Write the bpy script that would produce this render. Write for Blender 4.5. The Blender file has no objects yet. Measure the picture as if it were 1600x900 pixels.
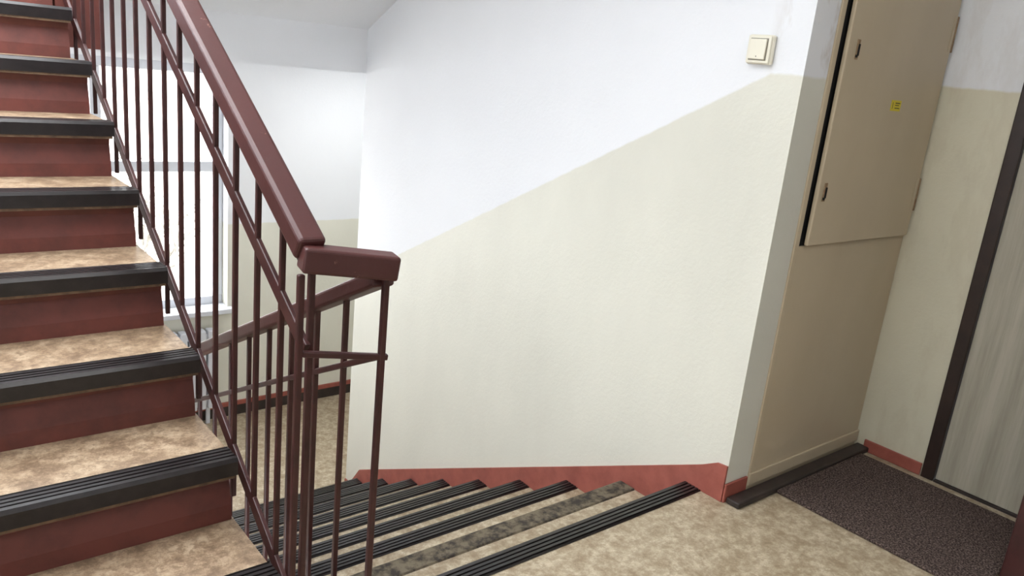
import bpy, math, random
from mathutils import Vector, Matrix
S=1.4
random.seed(4)
scn=bpy.context.scene
COL=scn.collection
# ---------------- materials ----------------
def lin(c):
    return tuple(((x/255)/12.92 if x/255<=0.04045 else ((x/255+0.055)/1.055)**2.4) for x in c)+(1,)
class NT:
    def __init__(s,name):
        s.m=bpy.data.materials.new(name); s.m.use_nodes=True
        s.t=s.m.node_tree; s.b=s.t.nodes['Principled BSDF']
        s.tc=s.t.nodes.new('ShaderNodeTexCoord')
    def n(s,k,**kw):
        x=s.t.nodes.new('ShaderNode'+k)
        for a,b in kw.items(): setattr(x,a,b)
        return x
    def l(s,a,b): s.t.links.new(a,b)
    def noise(s,scale,detail=4,rough=.6,vec=None,stretch=None):
        x=s.n('TexNoise'); x.inputs['Scale'].default_value=scale; x.inputs['Detail'].default_value=detail; x.inputs['Roughness'].default_value=rough
        src=vec or s.tc.outputs['Object']
        if stretch:
            mp=s.n('Mapping'); mp.inputs['Scale'].default_value=stretch; s.l(src,mp.inputs['Vector']); src=mp.outputs[0]
        s.l(src,x.inputs['Vector']); return x.outputs['Fac']
    def ramp(s,f,stops):
        r=s.n('ValToRGB'); e=r.color_ramp.elements
        e[0].position,e[0].color=stops[0]; e[1].position,e[1].color=stops[-1]
        for p,c in stops[1:-1]:
            q=e.new(p); q.color=c
        s.l(f,r.inputs[0]); return r.outputs[0]
    def mix(s,f,a,b,mode='MIX'):
        x=s.n('Mix',data_type='RGBA',blend_type=mode)
        for i,v in ((0,f),(6,a),(7,b)):
            if isinstance(v,(tuple,float,int)): x.inputs[i].default_value=v
            else: s.l(v,x.inputs[i])
        return x.outputs[2]
    def math(s,op,a,b=0.0,clamp=False):
        x=s.n('Math',operation=op,use_clamp=clamp)
        for i,v in enumerate((a,b)):
            if isinstance(v,(float,int)): x.inputs[i].default_value=v
            else: s.l(v,x.inputs[i])
        return x.outputs[0]
    def bump(s,h,strength=.2,dist=.003):
        x=s.n('Bump'); x.inputs['Strength'].default_value=strength; x.inputs['Distance'].default_value=dist
        s.l(h,x.inputs['Height']); s.l(x.outputs[0],s.b.inputs['Normal'])
    def xyz(s):
        x=s.n('SeparateXYZ'); s.l(s.tc.outputs['Object'],x.inputs[0]); return x.outputs
    def done(s,col,rough=.6,spec=.5):
        if isinstance(col,tuple): s.b.inputs['Base Color'].default_value=col
        else: s.l(col,s.b.inputs['Base Color'])
        if isinstance(rough,(float,int)): s.b.inputs['Roughness'].default_value=rough
        else: s.l(rough,s.b.inputs['Roughness'])
        s.b.inputs['Specular IOR Level'].default_value=spec
        return s.m
WHITE=lin((230,232,235)); CREAM=lin((217,216,204))
def wallmat(name,line=None,level=None,white=WHITE,cream=CREAM,stain=0.0,corner=False):
    a=NT(name); x,y,z=a.xyz()
    wob=a.math('MULTIPLY',a.math('SUBTRACT',a.noise(14,3),.5),.012)
    big=a.noise(1.3,3,.5)
    w=a.mix(a.ramp(big,[(.35,(0,0,0,1)),(.7,(1,1,1,1))]),white,tuple(c*.96 for c in white[:3])+(1,))
    c=a.mix(a.ramp(a.noise(2.2,4,.6,stretch=(1,1,.5)),[(.35,(0,0,0,1)),(.75,(1,1,1,1))]),cream,tuple(q*.91 for q in cream[:3])+(1,))
    if line or level:
        if line:
            h0,y0,sl=line
            L=a.math('MINIMUM',h0*S,a.math('SUBTRACT',h0*S+sl*y0*S,a.math('MULTIPLY',y,sl)))
        else: L=level*S
        f=a.math('ADD',a.math('MULTIPLY',a.math('ADD',a.math('SUBTRACT',L,z),wob),110.0),.5,True)
        col=a.mix(f,w,c)
        rr=a.math('SUBTRACT',.8,a.math('MULTIPLY',f,.35))
    else: col,rr=w,.8
    if stain:
        st=a.ramp(a.noise(5,5,.7,stretch=(1,1,.35)),[(.48,(0,0,0,1)),(.58,(1,1,1,1)),(.7,(.2,.2,.2,1))])
        sf=a.math('MULTIPLY',st,stain)
        if corner:
            sf=a.math('MULTIPLY',sf,a.math('MULTIPLY',a.math('SUBTRACT',1.11*S,y),8.0,True))
            sf=a.math('MULTIPLY',sf,a.math('MULTIPLY',a.math('SUBTRACT',z,1.0*S),8.0,True))
        col=a.mix(sf,col,lin((160,140,112)))
    a.bump(a.math('ADD',a.noise(60,4,.6),a.math('MULTIPLY',a.noise(9,2),.8)),.25,.004)
    return a.done(col,rr,.35)
m_stairwall=wallmat('stair_wall_paint',line=(1.039,1.086,.523),stain=.5,corner=True)
m_level=wallmat('landing_wall_paint',level=1.06,stain=.12,cream=lin((217,212,190)))
m_farwall=wallmat('far_wall_paint',level=.10,cream=lin((220,219,206)))
m_white=wallmat('white_plaster')
def simple(name,c,c2=None,rough=.5,scale=8,bump=.1,spec=.5,lo=.4,hi=.7,detail=5):
    a=NT(name)
    n=a.noise(scale,detail,.65)
    col=a.mix(a.ramp(n,[(lo,(0,0,0,1)),(hi,(1,1,1,1))]),lin(c),lin(c2 or tuple(v*.85 for v in c)))
    a.bump(n,bump,.003)
    return a.done(col,rough,spec)
m_red=simple('red_riser_paint',(104,52,44),(82,42,36),.5,9)
m_redwall=simple('red_skirting_paint',(156,86,74),(136,72,62),.55,12)
m_conc=simple('concrete',(150,145,138),None,.8,20)
def lino(name,c1,c2,c3):
    a=NT(name)
    n=a.noise(16,9,.8); n2=a.noise(44,6,.75)
    col=a.ramp(n,[(.38,lin(c2)),(.5,lin(c1)),(.62,lin(c3))])
    col=a.mix(a.math('MULTIPLY',a.ramp(n2,[(.48,(0,0,0,1)),(.58,(1,1,1,1))]),.6),col,lin(c2))
    sp=a.ramp(a.noise(4.1,6,.8),[(.64,(0,0,0,1)),(.68,(1,1,1,1))])
    col=a.mix(a.math('MULTIPLY',sp,.5),col,lin((84,64,46)))
    a.bump(n2,.12,.001)
    return a.done(col,.42,.5)
m_lino=lino('mottled_linoleum',(146,124,100),(106,86,67),(174,154,129))
m_lino2=lino('landing_linoleum',(168,153,129),(136,118,94),(194,181,158))
m_rub=simple('black_rubber',(22,18,19),(36,30,31),.28,30,.1,.6)
m_worn=simple('worn_nosing',(106,96,78),(46,39,32),.85,26,.8,lo=.4,hi=.6)
m_tan=simple('tread_edge',(112,88,66),(74,56,42),.6,30)
m_dark=simple('dark_skirting',(38,31,29),(54,43,40),.5,14)
m_maroon=simple('maroon_enamel',(66,34,33),(50,26,26),.38,14,.15,.42)
def railm():
    a=NT('maroon_handrail')
    n=a.noise(22,6,.75); 
    col=a.mix(a.noise(4,4),lin((80,39,37)),lin((58,29,28)))
    ch=a.ramp(n,[(.66,(0,0,0,1)),(.69,(1,1,1,1))])
    col=a.mix(a.math('MULTIPLY',ch,.55),col,lin((165,122,108)))
    a.bump(a.noise(12,4),.3,.004)
    return a.done(col,.42,.45)
m_rail=railm()
def cab():
    a=NT('cabinet_enamel')
    n=a.noise(3,5,.6,stretch=(1,1,.4))
    col=a.mix(n,lin((206,191,164)),lin((184,169,142)))
    a.bump(a.noise(40,3),.12,.002)
    return a.done(col,.42,.5)
m_cab=cab()
m_rust=simple('rusty_hinge',(160,138,108),(120,90,66),.7,40)
m_black=simple('gap_black',(14,12,12),None,.8,20)
a=NT('doormat_carpet'); n=a.noise(170,3,.7)
col=a.ramp(n,[(.36,lin((38,32,31))),(.5,lin((78,66,62))),(.66,lin((128,112,104)))])
a.bump(n,.8,.006); m_mat=a.done(col,.95,.1)
a=NT('grey_wood_door'); n=a.noise(16,6,.7,stretch=(1,1,.06))
col=a.ramp(n,[(.35,lin((152,146,130))),(.65,lin((182,176,160)))])
a.bump(n,.25,.002); m_door=a.done(col,.5,.4)
m_frame=simple('dark_brown_frame',(50,36,31),(38,27,24),.4,14)
m_pvc=simple('white_window_frame',(206,209,215),(200,203,210),.35,3,.02)
m_switch=simple('cream_plastic',(230,226,208),(224,219,202),.35,3,.0)
m_switch2=simple('grey_plastic_gap',(150,145,130),None,.5,3,.0)
m_yel=simple('yellow_sticker',(222,204,50),(212,194,46),.5,3,0)
m_ink=simple('sticker_ink',(60,60,30),None,.6,3,0)
m_facade=simple('facade_render',(200,196,190),(190,186,180),.9,1,.0)
m_roof=simple('roof_tiles',(120,84,74),(110,76,68),.9,2,.0)
m_bark=simple('tree_bark',(112,108,100),(100,96,90),.9,8,.1)
# ---------------- geometry helpers ----------------
def mesh(name,verts,faces,mat,parent=None,bevel=0,smooth=False,seg=2):
    me=bpy.data.meshes.new(name); me.from_pydata([tuple(v) for v in verts],[],faces); me.update()
    o=bpy.data.objects.new(name,me); COL.objects.link(o); me.materials.append(mat)
    import bmesh
    bm=bmesh.new(); bm.from_mesh(me); bmesh.ops.recalc_face_normals(bm,faces=bm.faces); bm.to_mesh(me); bm.free()
    if bevel:
        b=o.modifiers.new('bevel','BEVEL'); b.width=bevel*S; b.segments=seg; b.limit_method='ANGLE'; b.angle_limit=math.radians(40)
    if smooth:
        for p in me.polygons: p.use_smooth=True
    if parent: o.parent=parent
    return o
BF=[(0,1,3,2),(4,6,7,5),(0,4,5,1),(2,3,7,6),(0,2,6,4),(1,5,7,3)]
def bv(x0,x1,y0,y1,z0,z1): return [Vector((x,y,z))*S for x in (x0,x1) for y in (y0,y1) for z in (z0,z1)]
def box(name,x0,x1,y0,y1,z0,z1,mat,parent=None,bevel=0):
    return mesh(name,bv(x0,x1,y0,y1,z0,z1),BF,mat,parent,bevel)
def multi(name,boxes,mat,parent=None,bevel=0):
    V=[];F=[]
    for b in boxes:
        k=len(V); V+=bv(*b); F+=[tuple(i+k for i in f) for f in BF]
    return mesh(name,V,F,mat,parent,bevel)
def merge(name,items,mat,parent=None,bevel=0):
    V=[];F=[]
    for prof,x0,x1 in items:
        n=len(prof);k=len(V)
        V+=[Vector((x0,y,z))*S for y,z in prof]+[Vector((x1,y,z))*S for y,z in prof]
        F+=[tuple(k+i for i in range(n)),tuple(k+i for i in range(2*n-1,n-1,-1))]+[(k+i,k+(i+1)%n,k+n+(i+1)%n,k+n+i) for i in range(n)]
    return mesh(name,V,F,mat,parent,bevel)
def prism(name,prof,x0,x1,mat,parent=None,bevel=0): return merge(name,[(prof,x0,x1)],mat,parent,bevel)
def empty(name):
    e=bpy.data.objects.new(name,None); COL.objects.link(e); e.empty_display_size=.1
    return e
# ---------------- dimensions (units of 1.4 m) ----------------
XW=1.6205; XS=2.274; YC=1.0053; YF=3.885
Y0,G,R=1.1219,.2119,.1038; HL=-9*R
YU,G2,R2=1.1028,.2017,.1281; UL=9*R2
XG=.498; XL=-.65; XD=.61; WE=2.925; XLI=XL+.003
def nose(y,z,s,w=.056,h=.03):
    t=.004
    P=[(0,-h),(0,-.003),(-.004,t)]
    n=4; rw=(w-.010)/n
    for i in range(n):
        a0=.006+i*rw
        P+=[(-a0,t),(-(a0+rw*.62),t),(-(a0+rw*.70),t-.0035),(-(a0+rw*.94),t-.0035)]
    P+=[(-(w-.003),t),(-w,0.0005),(-.006,0.0005),(-.006,-h)]
    return [(y+s*a,z+b) for a,b in P]
# ---------------- up flight ----------------
up=empty('staircase')
prof=[(YU+.03,-.0)]
for m in range(1,10):
    yn=YU+(m-1)*G2; z=m*R2
    prof+=[(yn+.014,z-R2+.001),(yn+.017,z-R2+.03),(yn+.028,z-R2+.075),(yn+.022,z-.026),(yn+.004,z-.022),(yn+.004,z-.003)]
    prof+=[(yn+G2+.014,z-.003)] if m<9 else [(yn+.08,z-.003)]
prof+=[(2.796,UL-.20),(2.716,UL-.25),(YU+.12,-.06)]
prism('steps_body',prof,XLI,XG-.004,m_red,up)
merge('tread_linoleum',[([(YU+(m-1)*G2+.006,m*R2-.004),(YU+(m-1)*G2+.006,m*R2),(min(YU+m*G2+.03,2.798),m*R2),(min(YU+m*G2+.03,2.798),m*R2-.004)],XLI,XG) for m in range(1,10)],m_lino,up)
merge('tread_edges',[([(YU+(m-1)*G2+.002,m*R2-.036),(YU+(m-1)*G2+.002,m*R2-.005),(YU+(m-1)*G2+.03,m*R2-.005),(YU+(m-1)*G2+.03,m*R2-.036)],XLI,XG-.002) for m in range(1,10)],m_tan,up)
merge('nosing_strips',[(nose(YU+(m-1)*G2,m*R2,-1),XLI,XG+.002) for m in range(1,10)],m_rub,up)
# ---------------- down flight ----------------
dn=empty('staircase')
prof=[(1.092,-.004),(Y0-.004,-.004)]
for k in range(0,9):
    yn=Y0+k*G; z=-k*R
    if k: prof+=[(yn-.004,z-.004)]
    prof+=[(yn-.004,z-.022),(yn-.022,z-.026),(yn-.012,z-R-.003)]
prof+=[(Y0+8*G-.02,HL-.15),(Y0+8*G-.15,HL-.15),(1.092,-.20)]
prism('steps_body',prof,XD+.004,XW-.001,m_red,dn)
merge('tread_linoleum',[([(Y0+(k-1)*G-.02,-k*R-.004),(Y0+(k-1)*G-.02,-k*R),(Y0+k*G-.004,-k*R),(Y0+k*G-.004,-k*R-.004)],XD,XW-.001) for k in range(1,9)],m_lino2,dn)
merge('nosing_strips',[(nose(Y0+k*G,-k*R,1),XD-.001,XW-.008) for k in range(0,9) if k!=1],m_rub,dn)
merge('worn_nosing_strip',[([(Y0+G,-R-.03),(Y0+G,-R+.001),(Y0+G-.004,-R+.003),(Y0+G-.054,-R+.0035),(Y0+G-.058,-R),(Y0+G-.01,-R-.03)],XD-.001,XW-.008)],m_worn,dn)
# ---------------- floors / slabs ----------------
multi('floor',[(XL,XS,-1.6,YC,-.14,-.0005),(XW+.0001,XS,YC,YC+.012,-.14,-.0005),(XL,XW,YC,1.05,-.14,-.0005),(XL,XD-.02,1.05,1.09,-.14,-.0005),(XD-.0199,XW,1.05,1.091,-.14,-.0005)],m_lino2)
multi('floor_lower_landing',[(XL,2.7,Y0+8*G-.012,YF,HL-.14,HL-.0005)],m_lino2)
box('floor_bottom',XL,2.7,-.5,YF,-2.3,-2.2,m_conc)
multi('ceiling_lower_landing',[(XL,2.7,WE,YF,.94,UL-.004),(XL,XD,2.80,WE,.94,UL-.004),(XL,2.7,WE,WE+.12,.91,.94)],m_white)
box('trim_landing_edge',XG+.001,XD+.01,2.72,2.799,.92,UL,m_red)
prism('ceiling_stair_soffit',[(WE,1.075),(WE,1.3),(.9,2.4),(.9,2.16)],XD,XW,m_white)
box('ceiling_landing',XL,XS,-1.6,.9,2.16,2.3,m_white)
# ---------------- walls ----------------
multi('wall_stair',[(XW,1.715,YC,WE,-2.2,2.5)],m_stairwall)
box('wall_shaft',1.7152,XS+.1,YC+.012,YC+.1,0,2.16,m_level)
multi('wall_right',[(XS,XS+.1,.802,YC+.012,-.14,2.16),(XS,XS+.1,.2,.802,1.47,2.16),(XS,XS+.1,-1.6,.2,-.14,2.16)],m_level)
WX0,WX1,WZ0,WZ1=.30,1.425,-.33,.86
multi('wall_far',[(XL,WX0,YF,YF+.2,-2.2,2.5),(WX1,2.7,YF,YF+.2,-2.2,2.5),(WX0,WX1,YF,YF+.2,-2.2,WZ0),(WX0,WX1,YF,YF+.2,WZ1,2.5)],m_farwall)
box('wall_landing_side',2.7,2.8,WE,YF+.2,-2.2,2.5,m_farwall)
box('wall_return',1.7151,2.7,WE-.09,WE,-2.2,2.5,m_farwall)
box('wall_left',XL-.1,XL,-1.6,YF+.2,-2.2,2.5,m_white)
box('wall_back',XL-.1,XS+.1,-1.7,-1.6,-.14,2.3,m_white)
# ---------------- skirtings ----------------
sk=[(YC,0),(YC,.098),(YC+.03,.095)]
T=lambda y:-(y-Y0)*R/G+.042
sk+=[(1.08,T(1.08)+.006),(2.80,T(2.80)),(2.88,HL+.05),(WE,HL+.05),(WE,HL-.05),(2.75,HL-.05),(Y0,-.18),(1.09,-.001)]
prism('baseboard_stair',sk,XW-.006,XW-.0003,m_redwall)
box('baseboard_strip',XW-.004,1.708,YC-.007,YC-.0003,0,.05,m_redwall,None,.002)
box('baseboard_right',XS-.008,XS-.0003,.805,YC-.03,0,.036,m_redwall,None,.002)
box('baseboard_shaft',XW+.002,XS-.001,YC-.048,YC-.008,0,.016,m_dark,None,.004)
multi('baseboard_far',[(XL+.01,2.7,YF-.01,YF-.0005,HL,HL+.055)],m_dark)
multi('trim_far_red',[(XL+.01,2.7,YF-.012,YF-.0005,HL+.0555,HL+.078)],m_redwall)
# ---------------- shaft cabinet ----------------
cabn=empty('utility_cabinet')
y=YC
multi('frame',[(1.716,1.735,y-.004,y+.012,.0,2.1),(1.735,XS-.001,y-.001,y+.012,.0,.652)],m_cab,cabn,.002)
box('bottom_rail',1.717,XS-.001,y-.007,y-.001,.02,.055,m_cab,cabn,.002)
box('shadow_gap',1.735,XS-.002,y+.004,y+.0118,.652,2.1,m_black,cabn)
box('door_leaf',1.754,XS-.012,y-.014,y-.003,.655,2.05,m_cab,cabn,.003)
multi('upper_edge',[(XS-.010,XS-.001,y-.002,y+.004,.65,2.1)],m_cab,cabn)
for i,(x,z) in enumerate([(1.795,1.112),(1.780,.785)]):
    box('latch_plate_%d'%i,x-.006,x+.006,y-.0165,y-.0142,z-.022,z+.022,m_rust,cabn,.001)
    multi('latch_slot_%d'%i,[(x-.002,x+.003,y-.0195,y-.0166,z-.014,z+.012),(x-.008,x-.002,y-.020,y-.0166,z-.018,z-.012)],m_black,cabn,.0008)
for i,z in enumerate([1.19,.77]):
    multi('hinge_plate_%d'%i,[(XS-.030,XS-.018,y-.0162,y-.0142,z-.045,z+.045)],m_cab,cabn,.002)
    multi('hinge_pin_%d'%i,[(XS-.017,XS-.010,y-.018,y-.010,z-.045,z+.045)],m_rust,cabn,.002)
st=empty('warning_sticker')
box('sticker_base',2.008,2.058,y-.0148,y-.0142,.985,1.011,m_yel,st)
multi('sticker_print',[(2.015,2.017,y-.0151,y-.01485,.990,1.006),(2.028,2.052,y-.0151,y-.01485,1.003,1.0055),(2.028,2.048,y-.0151,y-.01485,.998,1.000),(2.028,2.052,y-.0151,y-.01485,.991,.993)],m_ink,st)
# ---------------- light switch ----------------
sw=empty('light_switch')
def xplate(name,x0,x1,yc,zc,w,h,mat,bev):
    return box(name,x0,x1,yc-w/2,yc+w/2,zc-h/2,zc+h/2,mat,sw,bev)
xplate('back_box',XW-.014,XW-.0003,1.118,1.089,.064,.064,m_switch,.004)
xplate('face_plate',XW-.018,XW-.0142,1.118,1.089,.060,.060,m_switch,.003)
xplate('rocker_gap',XW-.0186,XW-.0181,1.118,1.089,.046,.048,m_switch2,0)
xplate('rocker',XW-.0235,XW-.0187,1.118,1.089,.042,.044,m_switch,.002)
multi('mark',[(XW-.0239,XW-.0236,1.117,1.119,1.072,1.0745)],m_dark,sw)
# ---------------- door right ----------------
dr=empty('door_1')
multi('frame',[(XS-.010,XS+.03,.766,.801,0,1.47),(XS-.010,XS+.03,.205,.235,0,1.47),(XS-.010,XS+.03,.205,.801,1.437,1.469)],m_frame,dr,.003)
box('leaf',XS+.002,XS+.028,.236,.765,.006,1.436,m_door,dr,.002)
box('threshold',XS-.008,XS+.03,.236,.765,0,.0055,m_dark,dr)
multi('trim_1',[(1.925,XS-.012,.40,.468,0,2.1)],m_maroon,None,.004)
box('doormat',1.79,2.225,.47,.965,.0002,.009,m_mat,None,.003)
# ---------------- railing ----------------
rail=empty('stair_railing')
XR=.521; XR2=.633; YE=1.085
SU=.620; SH=.600; SD=.49
def bar(name,p0,p1,w,h,mat,bevel=.002,parent=rail,seg=2):
    p0=Vector(p0);p1=Vector(p1);d=(p1-p0).normalized()
    side=d.cross(Vector((0,0,1))).normalized()
    up_=side.cross(d).normalized()
    V=[]
    for p in (p0,p1):
        for a,b in ((-1,-1),(1,-1),(1,1),(-1,1)):
            V.append((p+side*a*w/2+up_*b*h/2)*S)
    F=[(0,1,2,3),(7,6,5,4),(0,4,5,1),(1,5,6,2),(2,6,7,3),(3,7,4,0)]
    return mesh(name,V,F,mat,parent,bevel,seg=seg)
YT=2.75
zu=lambda y,c,s=SU:c+s*(y-YE)
zd=lambda y,c:c-SD*(y-YE)
HU,MU,LU=.708,.544,.054
HD,MD=.645,.512
bar('handrail_up',(XR,YE-.005,zu(YE-.005,HU,SH)),(XR,YT,zu(YT,HU,SH)),.044,.040,m_rail,.007,seg=3)
bar('handrail_turn',(XR-.018,YE-.010,.696),(XR2+.014,YE-.042,.679),.044,.039,m_rail,.005,seg=3)
bar('handrail_down',(XR2,YE-.03,zd(YE-.03,HD)),(XR2,2.80,zd(2.80,HD)),.040,.028,m_rail,.006,seg=3)
bar('under_rail_up',(XR,YE,zu(YE,HU-.026,SH)),(XR,YT,zu(YT,HU-.026,SH)),.026,.007,m_maroon,.001)
bar('mid_bar_up',(XR,YE,zu(YE,MU)),(XR,YT,zu(YT,MU)),.009,.026,m_maroon)
bar('mid_link',(XR-.012,YE-.012,MU),(XR2+.010,YE-.040,MU-.016),.010,.010,m_maroon)
bar('mid_bar_down',(XR2,YE-.03,zd(YE-.03,MD)),(XR2,2.8,zd(2.8,MD)),.009,.011,m_maroon)
bar('low_bar_up',(XR,YE-.03,zu(YE-.03,LU)),(XR,YT,zu(YT,LU)),.009,.028,m_maroon)
b=[];w=.0046
ys=YE+.095;i=0
while ys<YT-.02:
    lo=zu(ys,LU)-(.0 if i%2 else .10)
    b.append((XR-w,XR+w,ys-w,ys+w,lo,zu(ys,HU,SH)-.01)); ys+=G2/2;i+=1
multi('balusters_up',b,m_maroon,rail,.0015)
b=[];ys=YE+.085
while ys<2.78:
    k=math.ceil((ys-Y0)/G)
    b.append((XR2-w,XR2+w,ys-w,ys+w,-max(k,0)*R-.01,zd(ys,HD)-.005)); ys+=G/2
multi('balusters_down',b,m_maroon,rail,.0015)
w=.0052
multi('end_posts',[(XR-.017-w,XR-.017+w,YE-.010-w,YE-.010+w,-.05,.67),(XR+.007-w,XR+.007+w,YE+.004-w,YE+.004+w,-.05,.67),(XR2-w,XR2+w,YE-.038-w,YE-.038+w,-.0005,.66)],m_maroon,rail,.002)
# ---------------- window ----------------
win=empty('window_1')
yy=YF+.07
fr=.045
multi('frame',[(WX0,WX1,yy,yy+.05,WZ0,WZ0+fr),(WX0,WX1,yy,yy+.05,WZ1-fr,WZ1),(WX0,WX0+fr,yy,yy+.05,WZ0+fr,WZ1-fr),(WX1-fr,WX1,yy,yy+.05,WZ0+fr,WZ1-fr),
 (WX0+fr,WX1-fr,yy+.002,yy+.048,.35,.40),(.84,.885,yy+.001,yy+.047,WZ0+fr,.35),(.84,.885,yy+.001,yy+.047,.40,WZ1-fr)],m_pvc,win,.004)
box('sill',WX0-.02,WX1+.02,YF-.05,YF-.0005,WZ0-.022,WZ0+.004,m_pvc,win,.004)
box('sill_inner',WX0+.001,WX1-.001,YF-.0005,YF+.069,WZ0+.0005,WZ0+.004,m_pvc,win)
rad=empty('radiator')
multi('ribs',[(.45+i*.045,.485+i*.045,YF-.075,YF-.02,HL+.09,WZ0-.09) for i in range(20)],m_pvc,rad,.006)
multi('headers',[(.44,1.36,YF-.06,YF-.035,HL+.11,HL+.14),(.44,1.36,YF-.06,YF-.035,WZ0-.14,WZ0-.11),(.5,.52,YF-.05,YF-.013,HL+.12,HL+.14),(1.3,1.32,YF-.05,YF-.013,HL+.12,HL+.14),(.5,.52,YF-.055,YF-.04,HL,HL+.11),(1.3,1.32,YF-.055,YF-.04,HL,HL+.11)],m_pvc,rad,.003)
# ---------------- outside ----------------
bl=empty('apartment_building')
multi('facade',[(-6,9,22,26,-6,.2)],m_facade,bl)
multi('roof',[(-6.3,9.3,21.6,26.4,.2,.6)],m_roof,bl)
tr=empty('bare_tree')
V=[];F=[]
def limb(p,d,L,r,lv):
    q=p+d*L
    s=d.orthogonal().normalized(); t=d.cross(s)
    k=len(V)
    for c,rr in ((p,r),(q,r*.65)):
        for j in range(5):
            an=j*2*math.pi/5; V.append((c+s*math.cos(an)*rr+t*math.sin(an)*rr)*S)
    for j in range(5): F.append((k+j,k+(j+1)%5,k+5+(j+1)%5,k+5+j))
    if lv>0:
        for i in range(3):
            nd=(d+Vector((random.uniform(-.8,.8),random.uniform(-.8,.8),random.uniform(-.1,.6)))).normalized()
            limb(p+d*L*random.uniform(.6,1),nd,L*random.uniform(.5,.75),r*.6,lv-1)
limb(Vector((3.1,11.5,-6)),Vector((0,0,1)),2.9,.09,5)
mesh('trunk_and_branches',V,F,m_bark,tr)
box('ground_outside',-20,25,4.5,40,-6.1,-6.0,m_facade)
# ---------------- lights ----------------
w_=bpy.data.worlds.new('sky'); scn.world=w_; w_.use_nodes=True
bg=w_.node_tree.nodes['Background']; bg.inputs[0].default_value=(.965,.985,1,1); bg.inputs[1].default_value=12
def area(name,loc,target,sx,sy,pw,col=(1,1,1),portal=False):
    L=bpy.data.lights.new(name,'AREA'); L.shape='RECTANGLE'; L.size=sx*S; L.size_y=sy*S; L.energy=pw; L.color=col
    L.cycles.is_portal=portal
    o=bpy.data.objects.new(name,L); COL.objects.link(o); o.location=Vector(loc)*S
    o.rotation_euler=(Vector(target)-Vector(loc)).to_track_quat('-Z','Y').to_euler(); return o
area('window_portal',((WX0+WX1)/2,YF+.14,(WZ0+WZ1)/2),((WX0+WX1)/2,0,(WZ0+WZ1)/2),WX1-WX0,WZ1-WZ0,1,portal=True)
area('interior_fill',(.6,-.4,2.14),(.6,-.3,0),.9,.9,32,(1,.995,.98))  # added fill below the landing ceiling, no fixture there
area('far_wall_fill',(2.0,3.35,.93),(1.9,3.5,-.9),.5,.5,16,(1,1,.99))  # invented source over the half-landing, lifts the dark far wall corner
# ---------------- camera ----------------
yaw,pit,rol=.706,-.27,.104
f=Vector((math.sin(yaw)*math.cos(pit),math.cos(yaw)*math.cos(pit),math.sin(pit)))
r=Vector((math.cos(yaw),-math.sin(yaw),0)); u=r.cross(f)
r2=r*math.cos(rol)+u*math.sin(rol); u2=-r*math.sin(rol)+u*math.cos(rol)
cd=bpy.data.cameras.new('camera'); co=bpy.data.objects.new('camera',cd); COL.objects.link(co)
M=Matrix((r2,u2,-f)).transposed().to_4x4(); M.translation=Vector((0,0,1))*S
co.matrix_world=M
cd.sensor_width=36; cd.lens=1253/1600*36; cd.clip_start=.02
scn.camera=co
scn.view_settings.view_transform='Standard'
scn.view_settings.exposure=-0.15
